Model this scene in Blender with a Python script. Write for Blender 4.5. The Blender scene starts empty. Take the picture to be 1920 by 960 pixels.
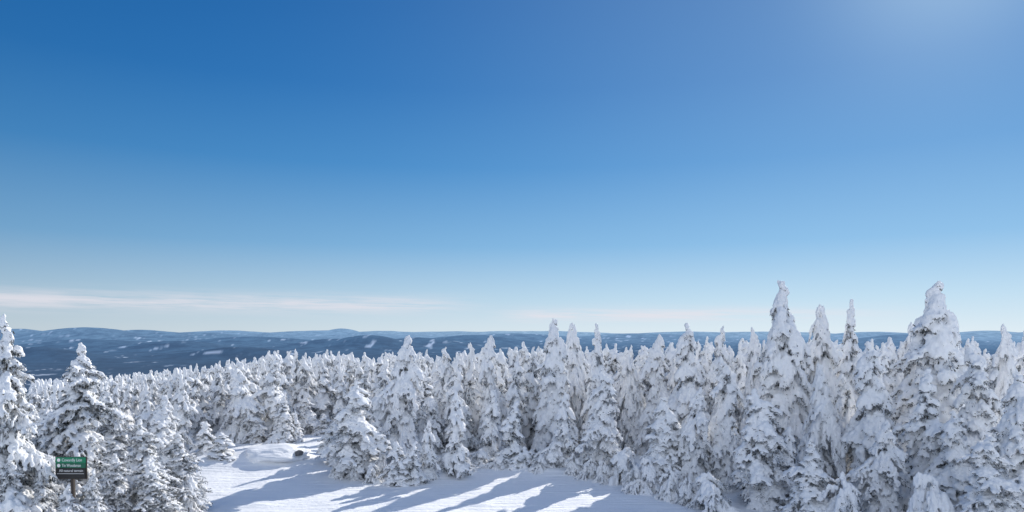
import bpy, bmesh, math, random, time
import numpy as np
from mathutils import noise, Vector

random.seed(7)
sc = bpy.context.scene
col = sc.collection
F = 1280.0; HZ = 618.0; CAMZ = 8.0
SUN_AZ = math.radians(33); SUN_EL = math.radians(26)

# ------------------------------------------------------------ node helpers
def new_mat(name):
    m = bpy.data.materials.new(name); m.use_nodes = True
    nt = m.node_tree
    return m, nt, nt.nodes['Principled BSDF']
def nd(nt, t, **kw):
    n = nt.nodes.new(t)
    for k, v in kw.items(): setattr(n, k, v)
    return n
def mth(nt, op, a, b=None, c=None, clamp=False):
    n = nt.nodes.new('ShaderNodeMath'); n.operation = op; n.use_clamp = clamp
    for i, v in enumerate((a, b, c)):
        if v is None: continue
        if isinstance(v, (int, float)): n.inputs[i].default_value = v
        else: nt.links.new(v, n.inputs[i])
    return n.outputs[0]
def sstep(nt, v, lo, hi):
    n = nt.nodes.new('ShaderNodeMapRange'); n.interpolation_type = 'SMOOTHSTEP'
    nt.links.new(v, n.inputs[0]); n.inputs[1].default_value = lo; n.inputs[2].default_value = hi
    return n.outputs[0]
def mix(nt, f, a, b):
    n = nt.nodes.new('ShaderNodeMix'); n.data_type = 'RGBA'
    for i, v in ((0, f), (6, a), (7, b)):
        if isinstance(v, (int, float)): n.inputs[i].default_value = v
        elif isinstance(v, tuple): n.inputs[i].default_value = (*v, 1)
        else: nt.links.new(v, n.inputs[i])
    return n.outputs[2]
def noise_n(nt, vec, scale, detail=4, rough=.55):
    n = nt.nodes.new('ShaderNodeTexNoise'); n.inputs['Scale'].default_value = scale
    n.inputs['Detail'].default_value = detail; n.inputs['Roughness'].default_value = rough
    if vec is not None: nt.links.new(vec, n.inputs['Vector'])
    return n.outputs[0]
def bump(nt, h, strength, dist, normal=None):
    b = nt.nodes.new('ShaderNodeBump'); b.inputs['Strength'].default_value = strength
    b.inputs['Distance'].default_value = dist
    nt.links.new(h, b.inputs['Height'])
    if normal is not None: nt.links.new(normal, b.inputs['Normal'])
    return b.outputs[0]

# ------------------------------------------------------------ materials
def m_treesnow():
    m, nt, p = new_mat('tree_snow')
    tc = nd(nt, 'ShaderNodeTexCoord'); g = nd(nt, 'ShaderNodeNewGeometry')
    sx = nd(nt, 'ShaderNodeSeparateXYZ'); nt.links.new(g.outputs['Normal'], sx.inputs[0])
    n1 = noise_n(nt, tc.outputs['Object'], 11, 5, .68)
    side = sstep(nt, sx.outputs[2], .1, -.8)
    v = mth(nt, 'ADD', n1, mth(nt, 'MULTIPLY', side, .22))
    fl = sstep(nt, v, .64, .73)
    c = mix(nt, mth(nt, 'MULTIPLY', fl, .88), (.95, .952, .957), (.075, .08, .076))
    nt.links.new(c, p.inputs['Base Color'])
    p.inputs['Roughness'].default_value = .75; p.inputs['Specular IOR Level'].default_value = .15
    n2 = noise_n(nt, tc.outputs['Object'], 13, 6, .62)
    nt.links.new(bump(nt, n2, .8, .06), p.inputs['Normal'])
    return m
def m_ground():
    m, nt, p = new_mat('piste_snow')
    tc = nd(nt, 'ShaderNodeTexCoord')
    o = tc.outputs['Object']
    n1 = noise_n(nt, o, .35, 5); n2 = noise_n(nt, o, 3.5, 6, .6); n3 = noise_n(nt, o, 30, 3)
    mp = nd(nt, 'ShaderNodeMapping'); mp.inputs['Rotation'].default_value = (0, 0, math.radians(28)); mp.inputs['Scale'].default_value = (.22, 3.2, 1)
    nt.links.new(o, mp.inputs[0])
    n4 = noise_n(nt, mp.outputs[0], 1.2, 4, .6)
    c = mix(nt, n1, (.90, .91, .93), (.95, .955, .96))
    nt.links.new(c, p.inputs['Base Color'])
    p.inputs['Roughness'].default_value = .7; p.inputs['Specular IOR Level'].default_value = .2
    h = mth(nt, 'ADD', mth(nt, 'MULTIPLY', n2, .5), mth(nt, 'ADD', mth(nt, 'MULTIPLY', n4, 1.1), mth(nt, 'MULTIPLY', n3, .08)))
    nt.links.new(bump(nt, h, .8, .14), p.inputs['Normal'])
    return m
def m_needle():
    m, nt, p = new_mat('spruce_needles')
    tc = nd(nt, 'ShaderNodeTexCoord')
    n1 = noise_n(nt, tc.outputs['Object'], 4.5, 4, .7)
    f = sstep(nt, n1, .42, .55)
    c = mix(nt, f, (.026, .031, .026), (.70, .725, .76))
    nt.links.new(c, p.inputs['Base Color']); p.inputs['Roughness'].default_value = .8
    return m
def m_simple(name, c, rough=.7, c2=None, scale=10, bs=0):
    m, nt, p = new_mat(name)
    tc = nd(nt, 'ShaderNodeTexCoord'); n1 = noise_n(nt, tc.outputs['Object'], scale, 5, .6)
    if c2 is None: c2 = tuple(x*.8 for x in c)
    nt.links.new(mix(nt, n1, c, c2), p.inputs['Base Color']); p.inputs['Roughness'].default_value = rough
    if bs: nt.links.new(bump(nt, n1, bs, .05), p.inputs['Normal'])
    return m
def m_valley():
    m, nt, p = new_mat('hazy_forest')
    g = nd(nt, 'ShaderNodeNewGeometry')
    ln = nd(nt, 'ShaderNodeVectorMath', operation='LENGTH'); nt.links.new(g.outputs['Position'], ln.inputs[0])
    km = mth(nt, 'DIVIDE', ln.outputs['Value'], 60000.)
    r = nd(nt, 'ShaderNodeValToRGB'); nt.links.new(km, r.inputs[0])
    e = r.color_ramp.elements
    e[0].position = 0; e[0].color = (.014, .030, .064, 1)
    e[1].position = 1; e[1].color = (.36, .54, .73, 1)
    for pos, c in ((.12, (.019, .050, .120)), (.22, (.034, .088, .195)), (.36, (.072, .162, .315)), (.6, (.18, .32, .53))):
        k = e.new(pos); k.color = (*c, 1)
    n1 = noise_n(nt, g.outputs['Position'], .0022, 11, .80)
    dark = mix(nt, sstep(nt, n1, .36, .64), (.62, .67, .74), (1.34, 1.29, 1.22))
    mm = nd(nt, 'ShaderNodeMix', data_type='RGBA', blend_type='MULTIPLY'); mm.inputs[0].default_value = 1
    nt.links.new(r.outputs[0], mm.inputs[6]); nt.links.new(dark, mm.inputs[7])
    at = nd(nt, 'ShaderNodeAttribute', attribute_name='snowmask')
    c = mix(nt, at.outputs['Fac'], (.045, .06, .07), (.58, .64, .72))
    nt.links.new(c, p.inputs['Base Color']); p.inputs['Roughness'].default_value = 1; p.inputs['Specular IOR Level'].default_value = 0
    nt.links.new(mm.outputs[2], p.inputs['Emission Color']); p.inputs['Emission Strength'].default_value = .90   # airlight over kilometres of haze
    return m
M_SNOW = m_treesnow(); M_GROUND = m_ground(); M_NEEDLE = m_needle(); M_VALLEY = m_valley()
M_BARK = m_simple('frosted_bark', (.05, .042, .036), .9, (.16, .15, .145), 14, .6)
M_ROCK = m_simple('granite', (.09, .09, .09), .85, (.20, .195, .19), 6, .7)
M_GREEN = m_simple('green_sign_paint', (.003, .22, .105), .45, (.003, .195, .095))
M_GREEN2 = m_simple('dark_green_sign_paint', (.006, .13, .07), .45, (.005, .115, .06))
M_BLACK = m_simple('black_sign_paint', (.022, .02, .02), .5)
M_WHITE = m_simple('white_sign_paint', (.85, .85, .85), .5)
M_POST = m_simple('sign_post_wood', (.05, .04, .033), .8, (.09, .07, .058), 12)

# ------------------------------------------------------------ mesh helpers
def mesh_np(name, V, Fq, mats, smooth=True, mi=None):
    V = np.asarray(V, np.float32); Fq = np.asarray(Fq, np.int32)
    k = Fq.shape[1]; n = len(Fq)
    me = bpy.data.meshes.new(name)
    me.vertices.add(len(V)); me.vertices.foreach_set('co', V.ravel())
    me.loops.add(n*k); me.loops.foreach_set('vertex_index', Fq.ravel())
    me.polygons.add(n); me.polygons.foreach_set('loop_start', np.arange(0, n*k, k, dtype=np.int32))
    me.polygons.foreach_set('use_smooth', np.full(n, smooth))
    for m in mats: me.materials.append(m)
    if mi is not None: me.polygons.foreach_set('material_index', np.asarray(mi, np.int32))
    me.update(calc_edges=True)
    return me
def link(name, me, parent=None):
    o = bpy.data.objects.new(name, me); col.objects.link(o)
    if parent: o.parent = parent
    return o
def tag(o, label=None, cat=None, group=None, kind=None):
    if label: o['label'] = label
    if cat: o['category'] = cat
    if group: o['group'] = group
    if kind: o['kind'] = kind
    return o
def empty(name, loc, rz=0):
    o = bpy.data.objects.new(name, None); col.objects.link(o)
    o.location = loc; o.rotation_euler = (0, 0, rz); o.empty_display_size = .3
    return o

def ico(sub):
    b = bmesh.new(); bmesh.ops.create_icosphere(b, subdivisions=sub, radius=1)
    b.verts.ensure_lookup_table()
    V = np.array([v.co[:] for v in b.verts]); Fa = np.array([[v.index for v in f.verts] for f in b.faces]); b.free()
    return V, Fa
ICO, ICF = ico(2)
def blob_arrays(C, D, Rr, rng, jit=.14):
    C = np.array(C); D = np.array(D); Rr = np.array(Rr)
    D = D/(np.linalg.norm(D, axis=1, keepdims=True)+1e-9)
    S = np.cross(D, np.array([.01, .02, 1.])); S /= np.linalg.norm(S, axis=1, keepdims=True)+1e-9
    U = np.cross(S, D); n = len(C)
    J = 1+rng.normal(0, jit, (n, len(ICO), 1))
    P = C[:, None]+J*(ICO[None, :, 0:1]*Rr[:, None, 0:1]*D[:, None]+ICO[None, :, 1:2]*Rr[:, None, 1:2]*S[:, None]+ICO[None, :, 2:3]*Rr[:, None, 2:3]*U[:, None])
    Fa = ICF[None]+(np.arange(n)*len(ICO))[:, None, None]
    return P.reshape(-1, 3), Fa.reshape(-1, 3)
TEX = bpy.data.textures.new('lump', 'CLOUDS'); TEX.noise_scale = .16; TEX.noise_depth = 4
def remesh(name, V, Fa, voxel, disp, mats):
    me = mesh_np(name+'_raw', V, Fa, [])
    o = link(name+'_raw', me)
    r = o.modifiers.new('r', 'REMESH'); r.mode = 'VOXEL'; r.voxel_size = voxel
    if disp:
        d = o.modifiers.new('d', 'DISPLACE'); d.texture = TEX; d.strength = disp; d.mid_level = .52; d.texture_coords = 'LOCAL'
    dg = bpy.context.evaluated_depsgraph_get()
    out = bpy.data.meshes.new_from_object(o.evaluated_get(dg)); out.name = name
    bpy.data.objects.remove(o); bpy.data.meshes.remove(me)
    out.polygons.foreach_set('use_smooth', np.full(len(out.polygons), True))
    out.materials.clear()
    for m in mats: out.materials.append(m)
    return out

# ------------------------------------------------------------ tree generator
def gen_tree(seed, H, R, N, blob, droop, topr, bare, pw=.85, zb=.05, twigs=True, bend=.25, lumpy=1., leader=True, skip=.08, rag=1., foot=.0):
    rng = np.random.default_rng(seed)
    C, D, Rr = [], [], []; NP, ND, NL = [], [], []
    p1, p2, p3, p4 = rng.uniform(0, 6.28, 4); ba = rng.uniform(0, 6.28)
    bx, by = math.cos(ba)*bend, math.sin(ba)*bend
    cells = 1+rag*np.clip(rng.normal(-.02, .34, (12, 6)), -.62, .48)     # ragged outline: bulges and bites
    def bnd(z): q = max(z, 0)/H; w = .16*math.sin(q*7+p4)*bend/.25; return np.array([bx*q*q+w*math.sin(p3), by*q*q+w*math.cos(p3), 0])
    az = rng.uniform(0, 6.28); i = 0
    while i < N:
        t = rng.uniform()
        if rng.uniform() > .32+.68*(1-t)**.7: continue
        i += 1
        az += 2.39996+rng.normal(0, .4)
        t = round(t*20)/20*.1+t*.9
        z0 = H*(zb+(.96-zb)*t)
        lump = 1+lumpy*(.12*math.sin(2*az+t*9+p1)+.13*math.sin(t*33+p3)+.12*math.sin(t*14+p2))
        lump *= cells[min(11, int(t*12)), int((az % 6.2832)/6.2833*6)]
        L = (topr+R*(1-t)**pw)*lump*min(1.4, .92*rng.lognormal(0, .20))
        if t < .1: L *= .8+2*t
        if t < .32: L *= 1-foot*(1-t/.32)
        dr = np.array([math.cos(az), math.sin(az), 0]); lat = np.array([-dr[1], dr[0], 0])
        dp = droop*rng.uniform(.5, 1.35)
        crv = rng.normal(0, .2)
        isbare = rng.uniform() < bare
        def path(s): return dr*L*s+lat*L*crv*s*s+np.array([0, 0, z0+L*(.16*s-dp*s*s)])+bnd(z0)
        def tang(s): v = dr*L+lat*2*L*crv*s+np.array([0, 0, L*(.16-2*dp*s)]); return v/np.linalg.norm(v)
        k = blob*(.70+.30*min(1, L/R*1.4))*rng.uniform(.65, 1.4)
        segs = [(path, tang, .25, 1., 1., L)]
        if twigs and L > .45:
            for s0 in (.38, .58, .78, .9):
                for sg in (-1, 1):
                    if rng.uniform() < .25: continue
                    P0 = path(s0); tl = L*(.42-.2*s0)*rng.uniform(.7, 1.35)
                    dv = dr*.7+lat*sg*.8
                    def tp(s, P0=P0, tl=tl, dv=dv): return P0+dv*tl*s+np.array([0, 0, -tl*dp*(.35*s+.6*s*s)])
                    def tt(s, tl=tl, dv=dv): v = dv+np.array([0, 0, -dp*(.35+1.2*s)]); return v/np.linalg.norm(v)
                    segs.append((tp, tt, .25, 1., .68, tl))
        for (pf, tf, a, b, kk, ll) in segs:
            r0 = k*kk
            n = max(2, int(ll*(b-a)/(r0*.95)+.5))
            for q in range(n):
                s = a+(b-a)*(q+.5)/n
                P = pf(s); T = tf(s)
                if not isbare and rng.uniform() > skip:
                    r = r0*rng.uniform(.55, 1.35)*(.75+.4*s)
                    C.append(P+np.array([0, 0, r*.25])+rng.normal(0, .25*r0, 3)); D.append(T)
                    Rr.append([r*1.35, r*rng.uniform(.8, 1.1), r*rng.uniform(.6, .9)])
                m = 2 if not isbare else 6
                for _ in range(m):
                    NP.append(P+rng.normal(0, .05, 3)-np.array([0, 0, .35*r0])); NL.append(rng.uniform(.10, .26)*(.6+.4*H/8))
                    v = T+rng.normal(0, .6, 3)+np.array([0, 0, -.3]); ND.append(v/np.linalg.norm(v))
    # leader: knobbly, blunt
    nt_ = 11 if leader else 0
    for q in range(nt_):
        z = H*(.85+.15*q/(nt_-1))-.1; r = (topr*.8+.04)*(1.15-.38*q/(nt_-1))*rng.uniform(.6, 1.25)
        C.append(bnd(z)+np.array([rng.normal(0, r*.7), rng.normal(0, r*.7), z])); D.append([.1, .1, 1]); Rr.append([r*1.1, r, r])
    # shaded inner foliage
    for _ in range(int(165*H)):
        t = rng.uniform()**1.2; a = rng.uniform(0, 6.28); z = H*(zb+(.90-zb)*t); rr = (topr*.6+R*(1-t)**pw)*.5*math.sqrt(rng.uniform())
        NP.append(np.array([math.cos(a)*rr, math.sin(a)*rr, z-.35*rr])+bnd(z)); v = np.array([math.cos(a), math.sin(a), -.8])+rng.normal(0, .4, 3)
        ND.append(v/np.linalg.norm(v)); NL.append(rng.uniform(.2, .42)*(.5+.5*H/8))
    BV, BF = blob_arrays(C, D, Rr, rng)
    NP = np.array(NP); ND = np.array(ND); NL = np.array(NL)[:, None]
    S = np.cross(ND, rng.normal(0, 1, (len(ND), 3))); S /= np.linalg.norm(S, axis=1, keepdims=True)+1e-9
    w = NL*.15
    Q = np.stack([NP, NP+ND*NL*.5+S*w, NP+ND*NL, NP+ND*NL*.5-S*w], 1).reshape(-1, 3)
    QF = np.arange(len(Q)).reshape(-1, 4)
    # trunk
    tv, tf = [], []; K = 9; nz = 12
    for j in range(nz):
        z = -.5+(.96*H+.5)*j/(nz-1); r = .018*H*(1-.93*j/(nz-1))+.01; b = bnd(z)
        for q in range(K):
            a = 6.28319*q/K; rj = r*(1+.15*rng.normal()*.6); tv.append([math.cos(a)*rj+b[0], math.sin(a)*rj+b[1], z])
    for j in range(nz-1):
        for q in range(K):
            tf.append([j*K+q, j*K+(q+1) % K, (j+1)*K+(q+1) % K, (j+1)*K+q])
    return (BV, BF), (Q, QF), (np.array(tv), np.array(tf))

class Proto: pass
def proto(name, thingname, voxel, disp, *a, **kw):
    p = Proto(); p.H = a[1]
    (BV, BF), (Q, QF), (tv, tf) = gen_tree(*a, **kw)
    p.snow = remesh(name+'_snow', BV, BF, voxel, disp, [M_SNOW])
    p.crown = mesh_np(name+'_crown', Q, QF, [M_NEEDLE], False)
    p.trunk = mesh_np(name+'_trunk', tv, tf, [M_BARK])
    co = np.empty(len(p.snow.vertices)*3, np.float32); p.snow.vertices.foreach_get('co', co); co = co.reshape(-1, 3)
    p.R = float(np.percentile(np.hypot(co[:, 0], co[:, 1]), 92)); p.top = float(co[:, 2].max())
    p.tip = co[co[:, 2] > p.top*.97].mean(0)
    p.name = thingname; p.first = None
    return p
def instance(p, loc, h, rad, rz, label, cat, group=None, centre=0.):
    if p.first is None:
        r = empty(p.name, loc); t = link('trunk', p.trunk, r); c = link('crown', p.crown, r); s = link('snow_cover', p.snow, c)
        p.first = (r, t, c, s)
    else:
        r0, t0, c0, s0 = p.first
        r = r0.copy(); col.objects.link(r)
        for k in list(r.keys()): del r[k]
        t = t0.copy(); col.objects.link(t); t.parent = r
        c = c0.copy(); col.objects.link(c); c.parent = r
        s = s0.copy(); col.objects.link(s); s.parent = c
    sx = rad/p.R
    ox = (p.tip[0]*math.cos(rz)-p.tip[1]*math.sin(rz))*sx*centre
    r.location = (loc[0]-ox, loc[1], loc[2])
    r.rotation_euler = (random.gauss(0, .03), random.gauss(0, .012 if centre else .035), rz)
    r.scale = (sx, sx, h/p.top)
    tag(r, label, cat, group)
    return r
T0 = time.time()
P = {}
# snow-laden tall spruces (paw-like clumps)
P['L'] = [proto('laden%d' % i, 'spruce_tree', .05, .12, 11+i, 8, (1.4, 1.5, 1.3, 1.4, 1.45, 1.35, 1.4)[i], (275, 250, 260, 295, 235, 265, 250)[i], (.178, .20, .168, .155, .21, .185, .172)[i], (1., 1.15, .9, .8, 1.25, 1.1, 1.)[i], (.21, .27, .18, .18, .27, .23, .20)[i], .05,
               pw=(.64, .54, .78, .68, .50, .66, .58)[i], bend=(.4, .75, .35, .55, .85, .65, .4)[i], lumpy=(1, 1.4, 1, 1.2, 1.4, 1.3, 1.)[i], foot=(.35, .45, .15, .3, .45, .35, .4)[i]) for i in range(7)]
# finer, frosted spruces
P['R'] = [proto('rimed%d' % i, 'spruce_tree', .042, .09, 31+i, 8, 1.7, 350, .105, .5, .17, .06, pw=.70, bend=.4, lumpy=1.1, foot=.15, rag=.8) for i in range(3)]
# young slender
P['Y'] = [proto('young%d' % i, 'young_spruce', .035, .06, 51+i, 3.6, .72, 125, .108, .75, .11, .03, skip=.05, rag=.7, bend=.12) for i in range(2)]
# low drooping shrub-like spruce
P['S'] = [proto('shrub%d' % i, 'snowy_shrub', .04, .09, 61+i, 1.9, 1.35, 75, .135, .55, .35, .10, pw=.55, zb=.1, bend=.4, leader=False, lumpy=1.6) for i in range(3)]
# mid distance
P['M'] = [proto('mid%d' % i, 'spruce_tree', .085, .12, 71+i, 7, (1.25, 1.1, 1.35, 1.2, 1.15)[i], 160, (.155, .142, .172, .14, .155)[i], .75, (.15, .13, .19, .14, .16)[i], .10, pw=(.74, .86, .64, .78, .70)[i], zb=.08, bend=.5, lumpy=1.3, foot=.25) for i in range(5)]
print('protos', time.time()-T0)

# ------------------------------------------------------------ ground
def sm(a, lo, hi):
    t = min(1, max(0, (a-lo)/(hi-lo))); return t*t*(3-2*t)
rg = random.Random(3)
BUMPS = [(-3.9, 38.6, .2, 1.2), (-1.5, 39.2, .2, 1.4), (-6, 37.8, .12, 1.0), (1.5, 38.6, .2, 1.3), (4.5, 37.3, .15, 1.2), (8, 34.8, .15, 1.4), (-16.2, 41.2, .35, 2.6), (-14.2, 41.5, .75, 2.1), (-17.8, 40, .35, 1.8)]
BUMPS += [(rg.uniform(-9, 9), rg.uniform(37.5, 42), rg.uniform(.06, .22), rg.uniform(.4, 1.0)) for _ in range(30)]
BUMPS += [(rg.uniform(-22, -17), rg.uniform(30, 42), rg.uniform(.1, .3), rg.uniform(.5, 1.2)) for _ in range(14)]
BUMPS += [(rg.uniform(-16, 9), rg.uniform(29, 37), rg.uniform(.02, .06), rg.uniform(.3, .8)) for _ in range(60)]
def g(x, y):
    z = 0.
    if y > 45:
        z -= .055*(y-45)*sm(y, 45, 60)
        z -= .04*max(0, -x-5)*sm(y, 45, 85)
    if y > 150: z -= .32*(y-150)*sm(y, 150, 260)
    z = max(z, -520)
    if y < 120:
        z += .08*noise.noise((x*.14, y*.14, .3))+.03*noise.noise((x*.7, y*.7, 2.3))
        if 25 < y < 46:
            for bx, by, h, w in BUMPS:
                dd = ((x-bx)**2+(y-by)**2)/(w*w)
                if dd < 6: z += h*math.exp(-dd)
    return z
us = np.linspace(-1.3, 1.3, 330); ds = 6*1.0105**np.arange(0, 560)
V = []
for d in ds:
    for u in us: V.append((u*d, d, g(u*d, d)))
nu = len(us); idx = np.arange(len(V)).reshape(len(ds), nu)
Fg = np.stack([idx[:-1, :-1], idx[:-1, 1:], idx[1:, 1:], idx[1:, :-1]], -1).reshape(-1, 4)
tag(link('snow_ground', mesh_np('snow_ground', V, Fg, [M_GROUND])), 'smooth white groomed ski trail snow streaked with long tree shadows', 'ground', None, 'structure')

# ------------------------------------------------------------ valley and hills
RID = [(150, 612.5, 24000, 140, 2600), (40, 616, 25000, 120, 2400), (270, 618, 25000, 130, 2400), (-90, 617, 24000, 130, 3000), (360, 622, 26000, 130, 2400), (430, 619.5, 34000, 160, 3500),
       (640, 616, 38000, 50, 3000), (600, 619, 37000, 140, 3500), (730, 620, 43000, 120, 4500), (690, 628, 16500, 80, 1300), (620, 634, 17000, 80, 1300), (780, 633, 17500, 90, 1300),
       (880, 628, 21000, 110, 1800), (830, 621, 46000, 170, 5000), (960, 624.5, 28000, 130, 3000), (1000, 620, 48000, 180, 5000), (1200, 624.5, 31000, 130, 3000), (1290, 620.5, 42000, 120, 4000), (1430, 621, 44000, 160, 4000),
       (1640, 622, 36000, 120, 3000), (1700, 627, 24000, 110, 2500), (1850, 618.5, 36000, 110, 3000), (1960, 620, 36000, 120, 3000), (480, 630, 20000, 130, 1500), (330, 638, 14500, 120, 1000), (180, 636, 16000, 130, 1300), (60, 652, 10500, 110, 700), (450, 652, 11000, 110, 600)]
us = np.linspace(-1.2, 1.2, 760); ds = 800*1.0155**np.arange(0, 290)
V = []; mask = []
for d in ds:
    for u in us:
        px = 960+F*u; x = u*d
        base = CAMZ-470
        h = 0
        wob = noise.fractal((x/2600, d/9000, 7.7), 1.0, 2.0, 4)
        for (p0, py, d0, hw, dd) in RID:
            a = (px-p0)/hw
            if abs(a) > 2.6: continue
            b = (d-d0)/dd
            if abs(b) > 2.6: continue
            h = max(h, (CAMZ-(py-HZ)/F*d0-base)*math.exp(-a*a*.8-b*b))
        nz = noise.fractal((x/3000, d/5000, 1.7), 1.0, 2.0, 5)
        z = base+h*(.96+.09*wob)+35*max(-.3, nz)*min(1, d/6000)
        V.append((x, d, z))
        q = noise.noise((x/300, d/900, 9.1))+.9*noise.noise((x/100, d/380, 3.1))+.35*noise.noise((x/4000, d/6000, 6.))
        s = sm(q, .52, .95)*(.75 if d > 4000 else 0)*(1 if d < 30000 else .3)
        for (lx, ld, lw, ll) in ((825, 23500, 26, 800), (575, 25000, 28, 420), (400, 10600, 16, 70), (540, 12500, 11, 70), (290, 9200, 7, 50), (520, 17500, 17, 100)):
            e = ((px-lx)/lw)**2+((d-ld)/ll)**2+.9*noise.noise((x/200, d/300, 4))
            if e < 1: s = max(s, .7*sm(1-e, 0, .6))
        mask.append(s)
nu = len(us); idx = np.arange(len(V)).reshape(len(ds), nu)
Fg = np.stack([idx[:-1, :-1], idx[:-1, 1:], idx[1:, 1:], idx[1:, :-1]], -1).reshape(-1, 4)
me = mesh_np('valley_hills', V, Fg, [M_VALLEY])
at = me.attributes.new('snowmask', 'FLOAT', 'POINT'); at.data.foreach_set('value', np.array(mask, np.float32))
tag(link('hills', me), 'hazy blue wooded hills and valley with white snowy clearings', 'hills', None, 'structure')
print('terrain', time.time()-T0)

# ------------------------------------------------------------ placing trees
def spot(px, d): return (px-960)/F*d, d
placed = []
cnt = {}
sky_px = np.arange(-200, 2140); skyl = np.full(len(sky_px), 990.)
def cover(px, top, hw, base):
    """silhouette of a tree against what stands nearer; returns visible fraction and adds it"""
    a = np.abs(sky_px-px)/max(hw, 1); m = a < 1
    prof = top+(base-top)*np.clip(a[m], 0, 1)**1.2
    gain = np.clip(skyl[m]-prof, 0, None).sum(); tot = max(1, (base-prof).sum())
    skyl[m] = np.minimum(skyl[m], prof)
    return gain/tot, gain
def put(px, top, d, hw, kind, label, cat='tree', group=None, sink=.12):
    x, y = spot(px, d); gz = g(x, y)
    h = CAMZ-(top-HZ)/F*d-gz+sink
    arr = P[kind]; k = cnt.get(kind, random.randrange(4)); cnt[kind] = k+1
    p = arr[k % len(arr)]
    if kind == 'L': hw *= 1.04 if px > 1150 else .94
    instance(p, (x, y, gz-sink), h, hw/F*d, random.uniform(0, 6.28), label, cat, group, 1. if kind in 'LRY' else 0.)
    placed.append((x, y, hw/F*d)); cover(px, top, hw, HZ+(CAMZ-gz)/d*F)
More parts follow.
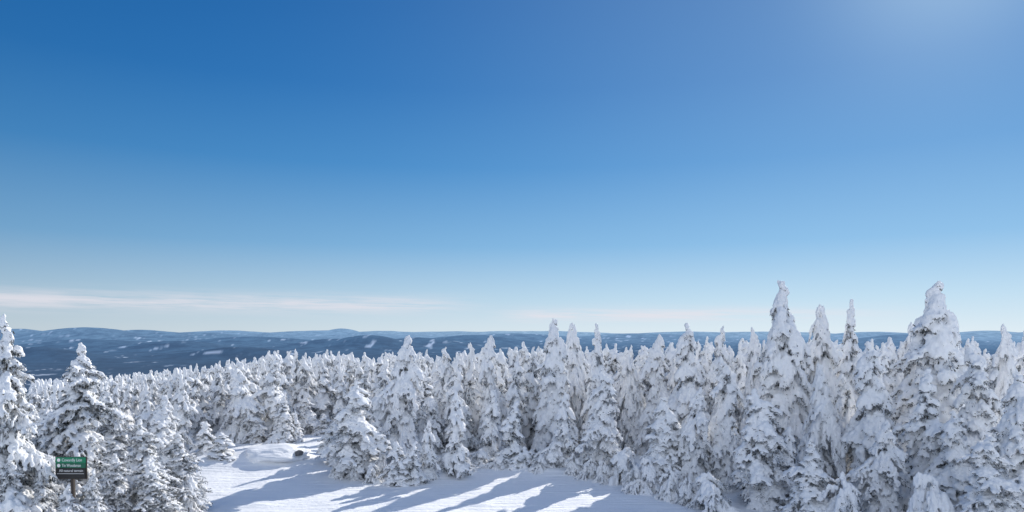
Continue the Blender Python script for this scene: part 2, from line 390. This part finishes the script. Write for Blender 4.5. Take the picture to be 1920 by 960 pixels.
HERO = [
 # left side
 (0, 588, 23.5, 80, 'R', 'large frosted spruce cut off by the left edge of the view'),
 (138, 642, 28.5, 82, 'R', 'large bright frosted spruce rising right behind the green trail sign'),
 (48, 735, 29, 52, 'R', 'frosted spruce between the left edge tree and the tree behind the sign'),
 (202, 722, 34, 46, 'R', 'frosted spruce just right of and behind the big tree at the sign'),
 (262, 785, 28, 64, 'R', 'short dark-twigged spruce half covered in frost, right of the trail sign'),
 (330, 812, 29.5, 46, 'R', 'short frosted spruce at the left edge of the ski trail, nearest the snow'),
 (45, 800, 25, 42, 'R', 'short frosted spruce in the bottom left corner, left of the sign'),
 (310, 740, 41, 34, 'L', 'snowy spruce behind the short dark-twigged spruce on the left'),
 (382, 790, 43, 26, 'Y', 'slim young spruce on the left bank, beside the bend in the trail'),
 (410, 812, 40, 28, 'Y', 'small white spruce standing at the left trail edge in front of the woods'),
 (445, 690, 50, 42, 'L', 'tall dark-trunked spruce behind the snow-capped boulder'),
 (530, 742, 48, 28, 'L', 'sunlit white spruce just behind the snow-capped boulder'),
 (552, 772, 49, 18, 'Y', 'small spruce pressed against the right side of the sunlit one by the boulder'),
 (480, 755, 49, 28, 'L', 'spruce left of the sunlit one behind the boulder'),
 (505, 728, 54, 28, 'L', 'spruce in the second row behind the boulder, left of the sunlit one'),
 (578, 738, 57, 30, 'L', 'spruce in the second row right of the sunlit one, above the far trail bend'),
 (606, 775, 55, 22, 'Y', 'slender spruce closing off the far end of the trail bend'),
 # centre
 (672, 716, 37.5, 58, 'L', 'broad snow-laden spruce at the right corner of the trail bend'),
 (630, 790, 40.5, 32, 'L', 'shorter spruce leaning against the left of the broad trail bend spruce'),
 (757, 628, 41.5, 52, 'L', 'tall snow-laden spruce whose tip touches the valley, left of centre'),
 (800, 690, 44, 40, 'L', 'spruce behind the tall one left of centre, on its right'),
 (740, 828, 35.3, 26, 'Y', 'small white sapling left of a pair in front of the tall spruce'),
 (781, 826, 35.6, 24, 'Y', 'small white sapling right of a pair in front of the tall spruce'),
 (803, 788, 36.6, 20, 'Y', 'thin young spruce between the sapling pair and the clean white cone'),
 (853, 734, 37.2, 28, 'Y', 'clean white cone-shaped spruce alone at the edge of the snow'),
 (833, 650, 47, 34, 'L', 'tall spruce directly behind the clean white cone-shaped one'),
 (882, 642, 49, 30, 'L', 'narrow spruce behind and right of the clean white cone-shaped one'),
 (925, 628, 46, 38, 'L', 'pointed spruce midway along the skyline of the centre woods'),
 (920, 730, 41.5, 27, 'Y', 'mid-height slim spruce right of the white cone-shaped one'),
 (966, 752, 40, 30, 'Y', 'slim spruce second to the right of the white cone-shaped one'),
 (985, 640, 48, 34, 'L', 'snowy spruce left of the three tall tips at the centre'),
 (1037, 597, 43, 44, 'L', 'leftmost and broadest of three tall spruces right of centre'),
 (1076, 604, 46, 36, 'L', 'middle of three tall spruces right of centre'),
 (1120, 606, 43, 38, 'L', 'rightmost of three tall spruces right of centre'),
 (1060, 735, 39, 28, 'Y', 'slim spruce in front of the leftmost of three tall spruces'),
 (1128, 690, 37.4, 46, 'L', 'snow-laden spruce in front of the rightmost of three tall spruces'),
 (1180, 655, 45, 36, 'L', 'spruce with a dark gap below it right of the three tall spruces'),
 (1232, 626, 44, 40, 'L', 'tall spruce left of the tip that stands over the valley horizon'),
 (1282, 605, 41, 42, 'L', 'tall spruce standing between the three tall tips and the highest tip'),
 (1245, 745, 34.5, 42, 'L', 'lower snow-clumped spruce at the right edge of the open snow'),
 (1310, 725, 34, 40, 'L', 'second lower spruce from the right edge of the open snow'),
 (1325, 630, 48, 26, 'L', 'slim distant spruce tip behind the right-hand woods'),
 (1357, 610, 43, 34, 'L', 'slim spruce left of the pair before the highest tip'),
 (1404, 613, 42, 34, 'L', 'slim spruce immediately left of the highest tip'),
 (1360, 668, 34.5, 50, 'L', 'bulky spruce with heavy hanging clumps left of the highest tip'),
 (1428, 728, 31.2, 52, 'L', 'front spruce with drooping white paws below the highest tip'),
 # right
 (1457, 525, 36.5, 52, 'L', 'highest and most slender spruce tip, right of centre'),
 (1530, 570, 38, 42, 'L', 'leftmost of two spruces between the two highest tips'),
 (1590, 560, 38, 40, 'L', 'right one of two spruces between the two highest tips'),
 (1500, 610, 40, 30, 'L', 'thin spruce tip close to the right of the highest tip'),
 (1535, 680, 32.5, 42, 'L', 'front spruce below the pair between the two highest tips'),
 (1582, 700, 33.5, 40, 'L', 'spruce hidden to half behind the front spruce right of it'),
 (1632, 640, 31.3, 52, 'L', 'large front spruce left of the broad highest right-hand tree'),
 (1748, 527, 33.5, 70, 'L', 'broad tall snow-crusted spruce, highest on the far right'),
 (1700, 604, 37, 36, 'L', 'slim spruce tucked behind the left of the broad tall right tree'),
 (1738, 690, 29.3, 60, 'L', 'front spruce covering the foot of the broad tall right tree'),
 (1822, 640, 30.5, 60, 'L', 'big-clumped spruce right of the broad tall right tree'),
 (1882, 607, 34, 40, 'L', 'slim tall spruce second from the right edge'),
 (1925, 600, 35, 46, 'L', 'spruce cut off by the right edge of the view'),
 (1785, 770, 27.5, 50, 'L', 'low front spruce in the lower right, below the big-clumped spruce'),
 (1905, 700, 26.5, 60, 'L', 'nearest snow-clumped spruce at the lower right edge'),
 (1480, 800, 31.5, 32, 'Y', 'small spruce between the front paw-like spruce and its right neighbour'),
 (1670, 790, 28.5, 46, 'L', 'low spruce at the bottom between two large front spruces on the right'),
 (1520, 822, 28.6, 50, 'L', 'low ragged spruce at the bottom, right of the front paw-like spruce'),
 (1860, 815, 24.5, 64, 'L', 'low ragged spruce at the bottom near the right corner'),
 (8, 850, 22.5, 54, 'R', 'low frosted spruce filling the bottom left corner'),
 (222, 850, 26.2, 44, 'R', 'low frosted spruce at the bottom, right beside the trail sign'),
 (295, 868, 26.6, 56, 'R', 'low frosted spruce at the bottom below the dark-twigged spruce'),
]
for h in HERO: put(*h)
SHR = [
 (900, 842, 39.5, 34, 'snow-buried shrub right of the white cone-shaped spruce'),
 (985, 838, 39, 46, 'snow-buried shrub at the wood edge below the pointed centre spruce'),
 (1040, 825, 38.6, 46, 'snow-buried shrub below the three tall spruces'),
 (1165, 838, 35.8, 52, 'broad snow-buried shrub right of the spruce in front of the three tall ones'),
 (1105, 858, 36.5, 28, 'small snow lump shrub at the inner edge of the open snow'),
 (1215, 858, 33.6, 42, 'snow-buried shrub at the foot of the lower clumped spruce'),
 (700, 868, 36.0, 26, 'small snowy shrub beneath the broad trail bend spruce'),
 (640, 855, 37.2, 28, 'low frosted shrub where the trail bends right'),
 (830, 852, 37.8, 22, 'tiny snow-covered shrub left of the white cone foot'),
 (1330, 885, 30.6, 56, 'dark-gapped snowy shrub at the bottom, right end of the open snow'),
 (1590, 885, 27.5, 60, 'snowy shrub below the large front spruce on the right'),
 (1745, 885, 25.5, 70, 'wind-bent snowy shrub at the bottom of the right-hand woods'),
 (350, 890, 29, 38, 'frosted shrub on the left bank touching the open trail'),
]
for (px, top, d, hw, lab) in SHR: put(px, top, d, hw, 'S', lab, 'shrub')
for (px, top, d, hw) in ((665, 872, 36.3, 18), (718, 850, 37.0, 24), (765, 862, 36.6, 20), (875, 852, 38.2, 24), (935, 848, 38.8, 26), (1012, 852, 37.6, 22), (1075, 848, 37.2, 26), (1130, 862, 35.8, 24), (1190, 872, 33.8, 24), (1262, 872, 32.2, 34), (1295, 892, 31.2, 30)):
    put(px, top, d, hw, 'S', 'low snow-covered bush in the fringe where the centre woods meet the open snow', 'shrub', 'bushes fringing the open snow')
put(176, 878, 23.3, 36, 'R', 'frosted bushy little spruce hiding the right foot of the trail sign')
put(84, 880, 23.3, 34, 'R', 'frosted bushy little spruce hiding the left foot of the trail sign')
put(134, 906, 22.7, 40, 'R', 'frosted bushy little spruce directly in front of the trail sign post')

# forest fill
SKX = [100, 180, 250, 350, 440, 520, 650, 750, 850, 1000, 1200, 1500, 1950]
SKY = [712, 708, 700, 686, 674, 652, 660, 660, 655, 650, 645, 632, 632]
cand = []
rf = random.Random(21)
for _ in range(30000):
    d = math.sqrt(rf.uniform(41**2, 150**2)); px = rf.uniform(60, 1930)
    if px > 1150 and d > 62: continue
    if px > 760 and d > 95: continue
    if px < 640 and d < 49 and px > 340: continue
    if 540 < px < 740 and d < 56: continue
    if px >= 600 and d < 43.5: continue
    if px < 360 and d < 43: continue
    x, y = spot(px, d)
    sp = (1.15 if px < 1150 else .95)+.010*d*.6
    if any((x-a)**2+(y-b)**2 < (sp+.25*r)**2 for a, b, r in placed): continue
    gz = g(x, y); sky = np.interp(px, SKX, SKY)+rf.expovariate(1/16.)-6
    hmax = CAMZ-(sky-HZ)/F*d-gz
    h = min(rf.uniform(5.2, 9.2) if px < 1150 else rf.uniform(7, 10), hmax)
    if h < 3.2: continue
    placed.append((x, y, .9)); cand.append((d, px, x, y, gz, h))
cand.sort()
vis, rest = [], []
for c in cand:
    d, px, x, y, gz, h = c
    rad = h*rf.uniform(.125, .20)
    top = HZ+(CAMZ-gz-h)/d*F
    fr, gain = cover(px, top, rad/d*F, HZ+(CAMZ-gz)/d*F)
    (vis if gain > 80 and len(vis) < 200 else rest).append((*c, rad))
LABS = {(0, 0): 'snowy spruce in the nearest rows of the woods beyond the left trail bank', (0, 1): 'smaller snowy spruce deep in the left woods running down to the valley',
        (1, 0): 'snowy spruce in the rows just behind the central front trees', (1, 1): 'smaller snowy spruce deep in the centre woods below the skyline',
        (2, 0): 'snowy spruce glimpsed between the big right-hand trees', (2, 1): 'smaller snowy spruce far back behind the big right-hand trees'}
for (d, px, x, y, gz, h, rad) in vis:
    z = 0 if px < 620 else (1 if px < 1150 else 2); b = 0 if d < 62 else 1
    p = P['M'][rf.randrange(5)]
    instance(p, (x, y, gz-.15), h, rad, rf.uniform(0, 6.28), LABS[(z, b)], 'tree', ('spruces in the left woods', 'spruces in the centre woods', 'spruces behind the right-hand trees')[z]+(' near rows', ' far rows')[b])
# the remaining wood as one mass
low = []
for i in range(4):
    (BV, BF), (Q, QF), _ = gen_tree(91+i, 7, 1.25, 100, .18, .65, .15, .09, pw=.76, twigs=False)
    me = remesh('low', BV, BF, .18, .14, [])
    v = np.empty(len(me.vertices)*3, np.float32); me.vertices.foreach_get('co', v); v = v.reshape(-1, 3)
    f = np.array([list(p.vertices) for p in me.polygons if len(p.vertices) == 4])
    sel = np.arange(len(QF)) % 3 == 0
    Q4 = Q.reshape(-1, 4, 3)[sel]; c = Q4.mean(1, keepdims=True); Q4 = c+(Q4-c)*1.5
    low.append((v, f, Q4.reshape(-1, 3)))
AV, AF, AM = [], [], []; off = 0
for (d, px, x, y, gz, h, rad) in rest:
    v, f, q = low[rf.randrange(4)]; a = rf.uniform(0, 6.28); k = h/7; w = rad/1.25
    ca, sa = math.cos(a), math.sin(a)
    for (vv, ff, mi) in ((v, f, 0), (q, np.arange(len(q)).reshape(-1, 4), 1)):
        W = np.stack([x+w*(vv[:, 0]*ca-vv[:, 1]*sa), y+w*(vv[:, 0]*sa+vv[:, 1]*ca), gz-.15+k*vv[:, 2]], 1)
        AV.append(W); AF.append(ff+off); AM.append(np.full(len(ff), mi)); off += len(W)
if AV:
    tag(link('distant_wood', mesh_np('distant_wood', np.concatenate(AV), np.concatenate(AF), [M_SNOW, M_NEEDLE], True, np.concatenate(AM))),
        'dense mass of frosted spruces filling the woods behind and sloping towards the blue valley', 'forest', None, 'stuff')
print('TREES', time.time()-T0, len(HERO), len(SHR), len(vis), len(rest))

# ------------------------------------------------------------ snow-capped boulder
x, y = spot(515, 40.8); gz = g(x, y)
bl = tag(empty('boulder', (x, y, gz)), 'grey boulder almost buried under a smooth thick snow cap beside the trail bend', 'boulder')
def lumpmesh(name, rx, ry, rz, zc, amp, mat, sub=5):
    V, Fa = ico(sub); V = V.copy()
    for i, v in enumerate(V):
        n = 1+amp*noise.noise(Vector(v)*1.6+Vector((3, 1, zc)))+amp*.4*noise.noise(Vector(v)*4.5)
        V[i] = (v[0]*rx*n, v[1]*ry*n, zc+max(v[2], -.6)*rz*n)
    return mesh_np(name, V, Fa, [mat])
link('rock', lumpmesh('rock', .24, .3, .17, .0, .3, M_ROCK), bl).location = (1.62, -.55, -.13)
link('snow_cap', lumpmesh('snow_cap', 1.95, 1.7, .56, -.33, .2, M_GROUND), bl).location = (.1, .1, 0)

# ------------------------------------------------------------ trail sign
d = 23.4; x, y = spot(135, d); gz = g(x, y); k = d/F
def zpx(py): return CAMZ-(py-HZ)*k
sg = tag(empty('trail_sign', (x, y, gz)), 'green and black trail sign on a dark post among the frosted trees', 'sign')
def box(name, w, dp, h, c, mat, parent, bev=.006):
    b = bmesh.new(); bmesh.ops.create_cube(b, size=1)
    for v in b.verts: v.co = Vector((v.co.x*w+c[0], v.co.y*dp+c[1], v.co.z*h+c[2]))
    if bev: bmesh.ops.bevel(b, geom=b.edges[:], offset=bev, segments=2, affect='EDGES')
    me = bpy.data.meshes.new(name); b.to_mesh(me); b.free(); me.materials.append(mat)
    return link(name, me, parent)
def text(name, s, size, c, mat, parent, w=None):
    cu = bpy.data.curves.new(name, 'FONT'); cu.body = s; cu.size = size; cu.extrude = .002; cu.align_y = 'CENTER'
    o = bpy.data.objects.new('t', cu); col.objects.link(o)
    me = bpy.data.meshes.new_from_object(o.evaluated_get(bpy.context.evaluated_depsgraph_get())); bpy.data.objects.remove(o)
    if w:
        xs = [v.co.x for v in me.vertices]; f = w/(max(xs)-min(xs))
        for v in me.vertices: v.co.x *= f
    me.materials.clear(); me.materials.append(mat)
    o = link(name, me, parent); o.location = c; o.rotation_euler = (math.pi/2, 0, 0)
    return o
W = 59*k
box('back_panel', 62*k, .03, 42*k, (0, .032, zpx(877.5)-gz), M_POST, sg)
g1b = box('name_board', W, .03, 10.5*k, (0, 0, zpx(862.6)-gz), M_GREEN, sg)
g2b = box('name_board', W, .03, 9*k, (0, 0, zpx(872.8)-gz), M_GREEN2, sg)
bb = box('notice_board', W, .03, 19*k, (0, 0, zpx(887.5)-gz), M_BLACK, sg)
box('post', .10, .10, zpx(858)-gz+.4, (0, .10, (zpx(858)-gz-.4)/2), M_POST, sg)
for i, (s, py, w, gb) in enumerate((('Cowardly Lion', 862.6, .72, g1b), ('Tin Woodsman', 872.8, .68, g2b))):
    text('lettering', s, .15, (-W/2+.23, -.018, zpx(py)-gz), M_WHITE, gb, w)
    b = bmesh.new(); bmesh.ops.create_circle(b, cap_ends=True, segments=20, radius=.06)
    me = bpy.data.meshes.new('trail_symbol'); b.to_mesh(me); b.free(); me.materials.append(M_WHITE)
    o = link('trail_symbol', me, gb); o.location = (-W/2+.12, -.019, zpx(py)-gz); o.rotation_euler = (math.pi/2, 0, 0)
text('lettering', 'All natural terrain', .12, (-W/2+.13, -.018, zpx(882.5)-gz), M_WHITE, bb, .86)
b_ = box('rule_line', W*.9, .004, .012, (0, -.018, zpx(888)-gz), M_WHITE, bb, 0)
sg.rotation_euler = (0, math.radians(-.8), math.radians(-4))

# ------------------------------------------------------------ light and sky
w = bpy.data.worlds.new('World'); sc.world = w; w.use_nodes = True
nt = w.node_tree; bg = nt.nodes['Background']
sky = nd(nt, 'ShaderNodeTexSky', sky_type='NISHITA'); sky.sun_disc = False
sky.sun_elevation = SUN_EL; sky.sun_rotation = SUN_AZ; sky.altitude = 900; sky.air_density = 1.0; sky.dust_density = .2; sky.ozone_density = 1.5
sd = Vector((math.sin(SUN_AZ)*math.cos(SUN_EL), math.cos(SUN_AZ)*math.cos(SUN_EL), math.sin(SUN_EL)))
tc = nd(nt, 'ShaderNodeTexCoord'); dirv = tc.outputs['Generated']
sp = nd(nt, 'ShaderNodeSeparateXYZ'); nt.links.new(dirv, sp.inputs[0])
az = mth(nt, 'ARCTAN2', sp.outputs[0], sp.outputs[1]); el = sp.outputs[2]
rp = nd(nt, 'ShaderNodeValToRGB'); nt.links.new(el, rp.inputs[0])
e = rp.color_ramp.elements
e[0].position = 0; e[0].color = (.67, .80, .90, 1); e[1].position = 1; e[1].color = (.02, .12, .36, 1)
for pos, c in ((.045, (.49, .69, .86)), (.12, (.21, .465, .765)), (.23, (.060, .275, .625)), (.33, (.020, .182, .515)), (.45, (.007, .132, .43)), (.7, (.012, .11, .38))):
    q = e.new(pos); q.color = (*c, 1)
dt = nd(nt, 'ShaderNodeVectorMath', operation='DOT_PRODUCT'); nt.links.new(dirv, dt.inputs[0]); dt.inputs[1].default_value = sd
cs = dt.outputs['Value']; csp = mth(nt, 'MAXIMUM', cs, 0.)
# air glow around the sun, darker away from it
sc_ = mth(nt, 'ADD', mth(nt, 'MULTIPLY', csp, .40), .64)
vs = nd(nt, 'ShaderNodeVectorMath', operation='SCALE'); nt.links.new(rp.outputs[0], vs.inputs[0]); nt.links.new(sc_, vs.inputs['Scale'])
g1 = mth(nt, 'ADD', mth(nt, 'MULTIPLY', mth(nt, 'POWER', csp, 7.), .18), mth(nt, 'MULTIPLY', mth(nt, 'POWER', csp, 140.), .30))
cg = mix(nt, g1, vs.outputs[0], (.62, .84, 1.0))
# added fill light: sky made paler and brighter behind the camera
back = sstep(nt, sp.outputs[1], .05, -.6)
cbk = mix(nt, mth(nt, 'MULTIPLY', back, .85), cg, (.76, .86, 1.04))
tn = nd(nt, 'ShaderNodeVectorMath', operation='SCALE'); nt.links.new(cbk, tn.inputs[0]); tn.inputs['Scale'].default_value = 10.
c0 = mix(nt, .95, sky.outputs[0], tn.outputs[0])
# thin cirrus streaks low over the horizon
cb = nd(nt, 'ShaderNodeCombineXYZ'); nt.links.new(mth(nt, 'MULTIPLY', az, 6.), cb.inputs[0]); nt.links.new(mth(nt, 'ADD', mth(nt, 'MULTIPLY', el, 120.), mth(nt, 'MULTIPLY', az, 2.6)), cb.inputs[1])
cn = noise_n(nt, cb.outputs[0], 1.15, 8, .66)
def band(c, wd):
    q = mth(nt, 'DIVIDE', mth(nt, 'SUBTRACT', el, c), wd)
    return mth(nt, 'EXPONENT', mth(nt, 'MULTIPLY', mth(nt, 'MULTIPLY', q, q), -1.))
m1 = mth(nt, 'MULTIPLY', band(.036, .0115), sstep(nt, az, .0, -.2))
m2 = mth(nt, 'MULTIPLY', mth(nt, 'MULTIPLY', band(.021, .009), sstep(nt, az, -.05, .05)), sstep(nt, az, .6, .25))
cf = mth(nt, 'MULTIPLY', mth(nt, 'MULTIPLY', mth(nt, 'ADD', m1, m2), sstep(nt, cn, .30, .62)), .75)
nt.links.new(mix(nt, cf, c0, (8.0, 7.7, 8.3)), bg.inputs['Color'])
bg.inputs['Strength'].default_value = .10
L = bpy.data.lights.new('sun', 'SUN'); L.energy = 5; L.angle = math.radians(.5); L.color = (1, .955, .88)
so = bpy.data.objects.new('sun', L); col.objects.link(so)
so.rotation_euler = sd.to_track_quat('Z', 'Y').to_euler(); so.location = (20, 20, 40)
cam = bpy.data.cameras.new('camera'); co = bpy.data.objects.new('camera', cam); col.objects.link(co)
co.location = (0, 0, CAMZ); co.rotation_euler = (math.pi/2, 0, 0)
cam.sensor_width = 36; cam.lens = 24; cam.shift_y = 138/1920; cam.clip_start = .1; cam.clip_end = 200000
sc.camera = co
sc.view_settings.view_transform = 'Standard'; sc.view_settings.look = 'None'; sc.view_settings.exposure = 0
